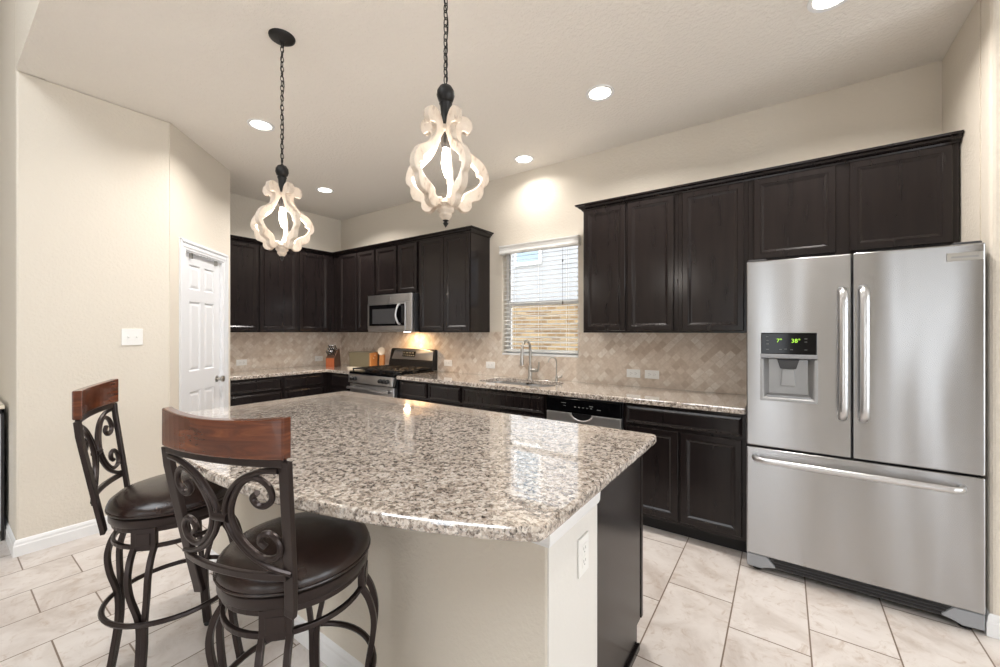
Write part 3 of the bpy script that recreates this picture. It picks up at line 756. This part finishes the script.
# ------------------------------------------------------------------ range
rg = thing('gas_range', 'stainless and black gas range below the microwave', 'range', (-3.687, 3.11, 0))
def rb(name, m_, x0, x1, y0, y1, z0, z1, bev=0, par=None): return MB().box(x0, x1, y0, y1, z0, z1).build(name, m_, par or rg, bevel=bev)
rb('body', M['black'], -.378, .378, -.27, .325, .0, .895, .003)
rb('cooktop', M['blackgloss'], -.381, .381, -.32, .27, .895, .922, .006)
f = MB(); f.prism([(-.30, .80), (-.335, .80), (-.325, .893), (-.27, .895)], -.378, .378, Matrix.Rotation(R(90), 4, 'Z') @ Matrix.Rotation(R(90), 4, 'X')); cpn = f.build('control_panel', M['steellight'], rg, bevel=.002)
for x in (-.30, -.245, .19, .245, .30)[0:5]:
    if x == .30: continue
    Mx = Matrix.Translation((x, -.331, .848)) @ Matrix.Rotation(R(96), 4, 'X')
    MB().lathe([(0,0),(.024,0),(.023,.016),(.019,.030),(0,.031)], 18, Mx).build('knob', M['black'], cpn, smooth=True)
MB().lathe([(0,0),(.024,0),(.023,.016),(.019,.030),(0,.031)], 18, Matrix.Translation((.30, -.331, .848)) @ Matrix.Rotation(R(96), 4, 'X')).build('knob', M['black'], cpn, smooth=True)
od = rb('oven_door', M['steellight'], -.375, .375, -.315, -.27, .20, .785, .005)
rb('oven_window', M['blackgloss'], -.26, .26, -.318, -.314, .33, .62, .003, od)
f = MB(); f.tube([(-.355, -.36, .745), (.355, -.36, .745)], .016, 14)
for x in (-.335, .335): f.tube([(x, -.31, .745), (x, -.36, .745)], .012, 10)
f.build('handle', M['handle'], od, smooth=True)
rb('storage_drawer', M['steel'], -.375, .375, -.31, -.27, .045, .190, .005)
f = MB(); P = [(.236, .922), (.252, 1.02), (.262, 1.045), (.285, 1.150), (.30, 1.165), (.325, 1.165), (.325, .922)]
f.prism(P, -.381, .381, Matrix.Rotation(R(90), 4, 'Z') @ Matrix.Rotation(R(90), 4, 'X'))
bgd = f.build('backguard', M['black'], rg, bevel=.004)
f = MB(); f.prism([(-.34, 0), (.365, 0), (.355, .11), (.25, .128), (-.20, .128), (-.31, .11)], 0, .006, Matrix.Translation((0, .262, 1.036)) @ Matrix.Rotation(R(77.5), 4, 'X')); f.build('backguard_panel', M['steellight'], bgd, bevel=.002)
f = MB(); f.box(-.15, .07, .035, .098, .006, .009); f.build('clock_display', M['blackgloss'], bgd, (0, .262, 1.036), (R(77.5), 0, 0))
f = MB()
for i in range(6): f.box(-.135+i*.034, -.118+i*.034, .045, .056, .009, .010)
for i in range(4): f.box(-.135+i*.05, -.11+i*.05, .075, .088, .009, .010)
f.build('key_legend', M['dim'], bgd, (0, .262, 1.036), (R(77.5), 0, 0))
for gx in (-.25, 0, .25):
    f = MB(); x0, x1, y0, y1 = gx-.118, gx+.118, -.285, .225; z = .945
    for a, b, c_, e in ((x0, x1, y0, y0+.012), (x0, x1, y1-.012, y1), (x0, x0+.012, y0, y1), (x1-.012, x1, y0, y1), (gx-.006, gx+.006, y0, y1), (x0, x1, -.16, -.148), (x0, x1, .085, .097), (x0, x1, -.036, -.024)): f.box(a, b, c_, e, z, z+.014)
    for a in (x0, x1-.012):
        for b in (y0, y1-.012): f.box(a, a+.012, b, b+.012, .922, z)
    f.build('grate', M['iron'], rg, bevel=.002)
for (bx, by) in ((-.25, -.155), (-.25, .09), (.25, -.155), (.25, .09), (0, -.03)):
    MB().lathe([(0,.922),(.045,.922),(.045,.930),(.032,.934),(.032,.942),(0,.943)], 18, Matrix.Translation((bx, by, 0))).build('burner', M['iron'], rg, smooth=True)

# ------------------------------------------------------------------ dishwasher
dw = thing('dishwasher', 'stainless dishwasher with black control panel under the counter', 'dishwasher', (-1.242, 3.12, 0))
def db(name, m_, x0, x1, y0, y1, z0, z1, bev=0, par=None): return MB().box(x0, x1, y0, y1, z0, z1).build(name, m_, par or dw, bevel=bev)
db('tub', M['applgrey'], -.30, .30, -.255, .31, .02, .870)
d_ = db('door', M['steellight'], -.298, .298, -.285, -.255, .115, .752, .004)
pn = db('control_panel', M['blackgloss'], -.298, .298, -.288, -.255, .754, .862, .005)
f = MB(); A = [(-.075+.0, .775)]
arc = [(.085*math.cos(a), .752+.003-.052*math.sin(a)) for a in [PI*j/16 for j in range(17)]]
f.prism(arc, .2865, .2935, Matrix.Rotation(R(90), 4, 'X')); f.build('handle_pocket', M['black'], d_)
f = MB(); f.tube([(x, -.292, z) for x, z in arc], .006, 8); f.build('handle_rim', M['handle'], d_, smooth=True)
f = MB()
for i in range(5): f.box(-.06+i*.032, -.045+i*.032, -.2886, -.288, .800, .806)
f.box(-.17, -.13, -.2886, -.288, .825, .829); f.box(-.15, -.13, -.2886, -.288, .805, .808); f.box(.12, .15, -.2886, -.288, .795, .801); f.box(.06, .09, -.2886, -.288, .815, .821)
f.build('panel_legend', M['dim'], pn)
db('toe_panel', M['black'], -.298, .298, -.20, -.18, .0, .110)

# ------------------------------------------------------------------ things on the counter
kb = thing('knife_block', 'orange-brown wooden knife block full of black-handled knives', 'knife block', (-4.80, 3.05, ZT), R(32))
Mr = Matrix.Rotation(R(90), 4, 'Z') @ Matrix.Rotation(R(90), 4, 'X')
f = MB(); f.prism([(-.07, 0), (.115, 0), (.075, .235), (.045, .235), (-.075, .125)], -.055, .055, Mr); f.build('block', M['walnut'], kb, bevel=.003)
MB().box(-.054, .054, -.082, -.070, .0, .118).build('front_panel', M['orange'], kb, bevel=.002)
dirv = Vector((0, -.68, .73)).normalized()
for r_, (py, pz, n_, L_) in enumerate(((.025, .220, 4, .085), (-.010, .188, 4, .080), (-.045, .155, 4, .075))):
    for i in range(n_):
        x = -.040 + .080*i/(n_-1)
        p0 = Vector((x, py, pz)); p1 = p0 + dirv*L_
        k = MB(); k.tube([p0 - dirv*.02, p0 + dirv*.005, p0 + dirv*L_*.5, p1], [.007, .008, .0075, .009], 8); kh = k.build('knife_handle', M['black'], kb, smooth=True)
        k = MB(); k.tube([p1 - dirv*.002, p1 + dirv*.002], .0055, 8); k.build('handle_cap', M['chrome'], kh, smooth=True)
bb = thing('bread_box', 'small wooden bread box with a dull metallic front in the corner', 'bread box', (-4.44, 3.26, ZT), R(22))
MB().box(-.15, .15, -.085, .085, 0, .19).build('box_body', M['lightwood'], bb, bevel=.004)
MB().box(-.154, .130, -.092, -.084, .004, .194).build('front_flap', M['dullmetal'], bb, bevel=.003)
MB().box(-.16, .16, -.09, .09, .19, .198).build('lid', M['dullmetal'], bb, bevel=.002)
for z in (.12, .155):
    MB().lathe([(0,0),(.008,0),(.008,.006),(0,.007)], 12, Matrix.Translation((.15, -.02+(z-.12)*.8, z)) @ Matrix.Rotation(R(90), 4, 'Y')).build('stud', M['ceramic'], bb)
tr = thing('tray', 'narrow cream tray lying in front of the bread box', 'tray', (-4.36, 3.09, ZT), R(20))
f = MB(); f.rings([[Vector((x, y, z)) for x, y in rrect(-.11-i, .11+i, -.035-i, .035+i, .02)] for i, z in ((0, 0), (.004, .006), (.006, .016), (.003, .016), (0, .006))]); f.build('tray_body', M['ceramic'], tr)
rd_ = thing('spoon_rest', 'small round cream dish standing upright behind the bread box end', 'dish', (-4.26, 3.40, ZT), R(28))
Mx = Matrix.Translation((0, 0, .205)) @ Matrix.Rotation(R(82), 4, 'X')
MB().lathe([(0,.0),(.036,.0),(.05,.010),(.052,.010),(.052,.014),(.036,.006),(0,.005)], 24, Mx).build('dish', M['ceramic'], rd_, smooth=True)
MB().box(-.03, .03, -.012, .03, 0, .156).build('stand', M['lightwood'], rd_, bevel=.003)

# ------------------------------------------------------------------ low cabinet at the left edge
lc = thing('console_cabinet', 'black-edged pale-sided cabinet with stone top at the left edge', 'cabinet', (-4.72, .12, 0))
MB().box(-.50, .505, -.24, .180, .06, .862).build('cabinet_body', M['paleside'], lc, bevel=.003)
f = MB()
for x0, x1 in ((-.515, -.475), (.48, .515)):
    for y0, y1 in ((-.25, -.22), (.166, .180)): f.box(x0, x1, y0, y1, 0, .865)
    f.box(x0, x1, -.25, .180, .835, .865)
f.box(-.515, .515, -.25, -.22, .835, .865)
f.build('frame', M['black'], lc, bevel=.002)
MB().box(-.53, .525, -.27, .182, .866, .892).build('stone_top', M['ceramic'], lc, bevel=.003)

# ------------------------------------------------------------------ recessed lights
def downlight(loc, label, watts=16):
    t = thing('recessed_downlight', label, 'ceiling light', loc)
    MB().lathe([(.070,0),(.072,-.004),(.092,-.006),(.094,-.001),(.094,0)], 32).build('trim_ring', M['trim'], t, smooth=True)
    MB().lathe([(0,-.0015),(.071,-.0015),(.071,-.0005),(0,-.0005)], 32).build('lens', M['lens'], t)
    area('lamp', (0, 0, -.012), (0, 0, -1), .13, .13, watts, (1, .95, .90), 'DISK', t).data.spread = R(145)
downlight((-1.01, 2.603, ZC), 'lit round ceiling light above the counter by the refrigerator')
downlight((-1.973, 3.194, ZC), 'lit round ceiling light close to the wall above the window', 4)
downlight((-4.246, 2.60, ZC), 'lit round ceiling light in the far kitchen corner', 20)
downlight((-3.315, 1.496, ZC), 'lit round ceiling light to the left of the farther pendant')
downlight((.185, 2.49, ZC), 'lit round ceiling light cut by the top edge of the photo')

# ------------------------------------------------------------------ pendants
def pendant(label, loc, arm_rot):
    t = thing('pendant_light', label, 'pendant light', loc, 0, 'pendant lights over the island')
    zt = 0; zb = 1.768 - ZC
    MB().lathe([(0,-.030),(.012,-.030),(.016,-.024),(.050,-.018),(.064,-.008),(.066,0),(0,0)], 32).build('canopy', M['iron'], t, smooth=True)
    z_top = zb + .52; z_ball = zb + .465
    # chain of oval links
    f = MB(); n = int((-.03 - z_top)/.027)+1; st = (-.03 - z_top)/n
    for i in range(n):
        zc_ = -.03 - st*(i+.5); a = PI/2*(i % 2); P = []
        for k in range(12):
            th = 2*PI*k/12; u = .0085*math.cos(th); v_ = (st*.5+.004)*math.sin(th)
            P.append((u*math.cos(a), u*math.sin(a), zc_+v_))
        f.tube(P, .0022, 5, closed=True)
    f.build('chain', M['iron'], t, smooth=True)
    f = MB(); f.tube([(.006*math.sin(i*.9)+.004, .006*math.cos(i*.7), -.02-(-.02-z_top)*i/24) for i in range(25)], .0022, 6); f.build('power_cord', M['iron'], t, smooth=True)
    f = MB(); f.lathe([(0,.05),(.006,.05),(.008,.045),(.022,.040),(.031,.025),(.033,.008),(.027,-.010),(.020,-.016),(.024,-.022),(.020,-.03),(.016,-.075),(.018,-.10),(0,-.10)], 24, Matrix.Translation((0,0,z_ball)))
    f.build('turned_cap', M['iron'], t, smooth=True)
    # hub at the bottom, turned and scalloped
    MB().lathe([(0,.012),(.012,.016),(.024,.032),(.022,.040),(.032,.050),(.030,.060),(.040,.072),(.034,.086),(0,.09)], 20, Matrix.Translation((0,0,zb))).build('bottom_hub', M['whitewood'], t, smooth=True)
    MB().lathe([(0,-.012),(.004,-.006),(.010,.004),(.005,.010),(.011,.014),(.011,.018),(0,.018)], 14, Matrix.Translation((0,0,zb))).build('finial', M['iron'], t, smooth=True)
    MB().lathe([(0,.335),(.026,.335),(.030,.345),(.026,.358),(0,.358)], 20, Matrix.Translation((0,0,zb))).build('top_collar', M['whitewood'], t, smooth=True)
    outer = spline([(.016,.335),(.024,.362),(.034,.386),(.052,.401),(.076,.402),(.095,.386),(.098,.360),(.086,.342),(.068,.346),(.058,.340),(.060,.312),(.076,.286),(.102,.264),(.131,.246),(.153,.218),(.163,.186),(.158,.162),(.143,.148),(.141,.126),(.130,.102),(.108,.092),(.097,.086),(.096,.068),(.082,.052),(.060,.050),(.046,.062),(.026,.062)], 4)
    inner = spline([(.020,.084),(.034,.092),(.050,.086),(.062,.098),(.064,.112),(.085,.128),(.110,.142),(.130,.166),(.133,.184),(.118,.192),(.117,.208),(.097,.228),(.069,.250),(.048,.276),(.034,.306)], 4)
    poly = outer + inner
    th = .024
    for k in range(5):
        f = MB(); f.prism(poly, -th/2, th/2, Matrix.Translation((0,0,zb)) @ Matrix.Rotation(arm_rot + k*2*PI/5, 4, 'Z') @ Matrix.Rotation(R(90), 4, 'X'))
        f.build('carved_arm', M['whitewood'], t, bevel=.003)
    MB().lathe([(0,.345),(.017,.345),(.019,.30),(.017,.285),(.013,.28),(0,.28)], 16, Matrix.Translation((0,0,zb))).build('socket', M['iron'], t, smooth=True)
    MB().lathe([(0,.170),(.004,.176),(.012,.200),(.0165,.225),(.014,.255),(.010,.280),(0,.280)], 16, Matrix.Translation((0,0,zb))).build('bulb', M['bulb'], t, smooth=True)
    l = bpy.data.lights.new('bulb_glow', 'POINT'); l.energy = 8; l.color = (1, .95, .90); l.shadow_soft_size = .04
    o = bpy.data.objects.new('bulb_glow', l); C.objects.link(o); o.parent = t; o.location = (0, 0, zb+.215)
    return t
pendant('smaller-looking farther carved white pendant with black ceiling canopy in view', (-2.231, 1.115, ZC), math.atan2(1.115, -2.231) + R(-90+10))
pendant('larger-looking nearer carved white pendant whose chain runs off the top', (-1.017, 1.10, ZC), math.atan2(1.10, -1.017) + R(-90+10))

# ------------------------------------------------------------------ bar stools
def stool(label, loc, seat_rot, base_rot):
    t = thing('bar_stool', label, 'bar stool', (loc[0], loc[1], 0), seat_rot, 'swivel bar stools at the island')
    MB().lathe([(0,.770),(.08,.768),(.14,.761),(.182,.747),(.204,.729),(.211,.712),(.207,.698),(.198,.691),(0,.691)], 48).build('seat_cushion', M['leather'], t, smooth=True)
    f = MB(); f.tube([(.2085*math.cos(2*PI*k/48), .2085*math.sin(2*PI*k/48), .702) for k in range(48)], .0045, 8, closed=True); f.build('seat_piping', M['leather'], t, smooth=True)
    MB().lathe([(.178,.659),(.202,.659),(.205,.663),(.205,.688),(.202,.691),(.178,.691),(.178,.659)], 48).build('seat_ring', M['bronze'], t, smooth=True)
    MB().lathe([(0,.656),(.10,.656),(.10,.676),(0,.676)], 24).build('swivel_plate', M['bronze'], t)
    # lower frame (turned by base_rot relative to the seat)
    br = base_rot - seat_rot
    f = MB()
    for r_, z0, z1 in ((.190, .640, .657), (.190, .580, .595)):
        f.lathe([(r_-.006, z0), (r_+.006, z0), (r_+.006, z1), (r_-.006, z1), (r_-.006, z0)], 48)
    for k in range(4):
        a = br + k*PI/2; Mx = Matrix.Rotation(a, 4, 'Z')
        f.prism([(.180, -.040), (.200, -.040), (.200, .040), (.180, .040)], .576, .658, Mx)
    for k in range(2):
        a = br + k*PI/2; Mx = Matrix.Rotation(a, 4, 'Z'); f.prism([(-.19, -.012), (.19, -.012), (.19, .012), (-.19, .012)], .643, .656, Mx)
    fr = f.build('base_frame', M['bronze'], t, bevel=.002)
    for k in range(4):
        a = br + k*PI/2; Mx = Matrix.Rotation(a, 4, 'Z')
        f = MB(); f.prism([(.199, -.024), (.203, -.024), (.203, .024), (.199, .024)], .596, .640, Mx); f.build('block_panel', M['bronze'], fr, bevel=.002)
    for k in range(4):
        a = br + k*PI/2; Mx = Matrix.Rotation(a, 4, 'Z'); f = MB()
        for s in (-1, 1):
            P = spline([(.190, s*.033, .590), (.212, s*.033, .55), (.226, s*.032, .49), (.222, s*.026, .42), (.206, s*.010, .325), (.206, s*.0080, .22), (.224, s*.0080, .09), (.238, s*.0080, .012)], 5)
            f.tube([Mx @ Vector(p) for p in P], .0085, sec=[(-1,-1),(1,-1),(1,1),(-1,1)], up=(-math.sin(a), math.cos(a), 0))
        lg = f.build('leg', M['bronze'], t, bevel=.002)
        f = MB(); f.lathe([(0,0),(.016,0),(.018,.006),(.014,.016),(0,.017)], 12, Mx @ Matrix.Translation((.241, 0, 0))); f.build('foot_cap', M['black'], lg, smooth=True)
    f = MB(); f.tube([(.222*math.cos(2*PI*k/48), .222*math.sin(2*PI*k/48), .322) for k in range(48)], .0095, 8, closed=True); f.build('foot_ring', M['bronze'], t, smooth=True)
    # back
    zr0, zr1 = 1.058, 1.174
    hw = .200
    def yb_(z): return -.182 - .056*min(1, max(0, (z-.67))/.38)
    for s in (-1, 1):
        f = MB(); P = [(s*(.158+.042*max(0, min(1, (z-.66)/.38))**.8), yb_(z)-.022*max(0, (.70-z))/.1*0, z) for z in (.660, .68, .71, .76, .84, .94, 1.02, 1.07)]
        f.tube(P, 1, sec=[(-.007,-.0155),(.007,-.0155),(.007,.0155),(-.007,.0155)], up=(0, 1, 0)); f.build('back_post', M['bronze'], t, bevel=.002)
    def bowy(x, z, depth=.045): return yb_(z) - depth*(1-(x/hw)**2)
    def bowbar(z, h_, th_, name, m_, depth=.045, x_=hw, par=t, dip=0):
        f = MB(); L = []
        for i in range(17):
            x = -x_ + 2*x_*i/16
            y0_, y1_ = bowy(x, z, depth), bowy(x, z+h_, depth)
            q = th_/2; L.append([Vector((x, y0_-q, z)), Vector((x, y0_+q, z)), Vector((x, y1_+q-dip*(1-(x/x_)**2)*.2, z+h_-dip*(1-(x/x_)**2))), Vector((x, y1_-q-dip*(1-(x/x_)**2)*.2, z+h_-dip*(1-(x/x_)**2)))])
        f.rings(L); return f.build(name, m_, par, smooth=False, bevel=min(th_*.25, .004))
    bowbar(zr0-.004, .022, .013, 'upper_crossbar', M['bronze'], .022)
    bowbar(.764, .020, .012, 'lower_crossbar', M['bronze'], .034, .172)
    rl = bowbar(zr0+.017, zr1-zr0-.017, .026, 'top_rail', M['cherry'], .030, .205, dip=.010)
    # scrolls
    def sc(P2, r_, name='scroll', k=6):
        P = [(x, bowy(x, z, .020)-.002, z) for x, z in spline([(u*.94, .782+(v_-.758)*.94) for u, v_ in P2], k)]
        f = MB(); f.tube(P, r_, 8); f.build(name, M['bronze'], t, smooth=True)
    for s in (-1, 1):
        # outer bow from the upper bar through the middle to the lower bar
        sc([(s*.196, 1.040), (s*.14, 1.034), (s*.075, 1.005), (s*.030, .955), (s*.014, .905), (s*.030, .855), (s*.075, .805), (s*.14, .770), (s*.196, .758)], .0075)
        # inner scroll with a curl at each end
        sc([(s*.128, .978), (s*.112, .962), (s*.126, .944), (s*.152, .946), (s*.170, .970), (s*.160, 1.002), (s*.125, 1.018), (s*.085, 1.000), (s*.050, .955), (s*.034, .905), (s*.050, .855), (s*.085, .815), (s*.125, .796), (s*.165, .806), (s*.174, .840), (s*.152, .866), (s*.126, .862), (s*.116, .842), (s*.132, .828)], .0078)
    f = MB(); f.tube([(-.024, bowy(0, .914, .020)-.002, .914), (.024, bowy(0, .914, .020)-.002, .914)], .0125, 10); f.build('scroll_collar', M['bronze'], t, smooth=True)
    return t
stool('nearer bar stool with its carved back toward the camera, right of the pair', (-1.218, .656), R(16.8), R(46.7))
stool('farther bar stool near the bare wall, left of the pair', (-2.047, .596), R(-24.3), R(45))
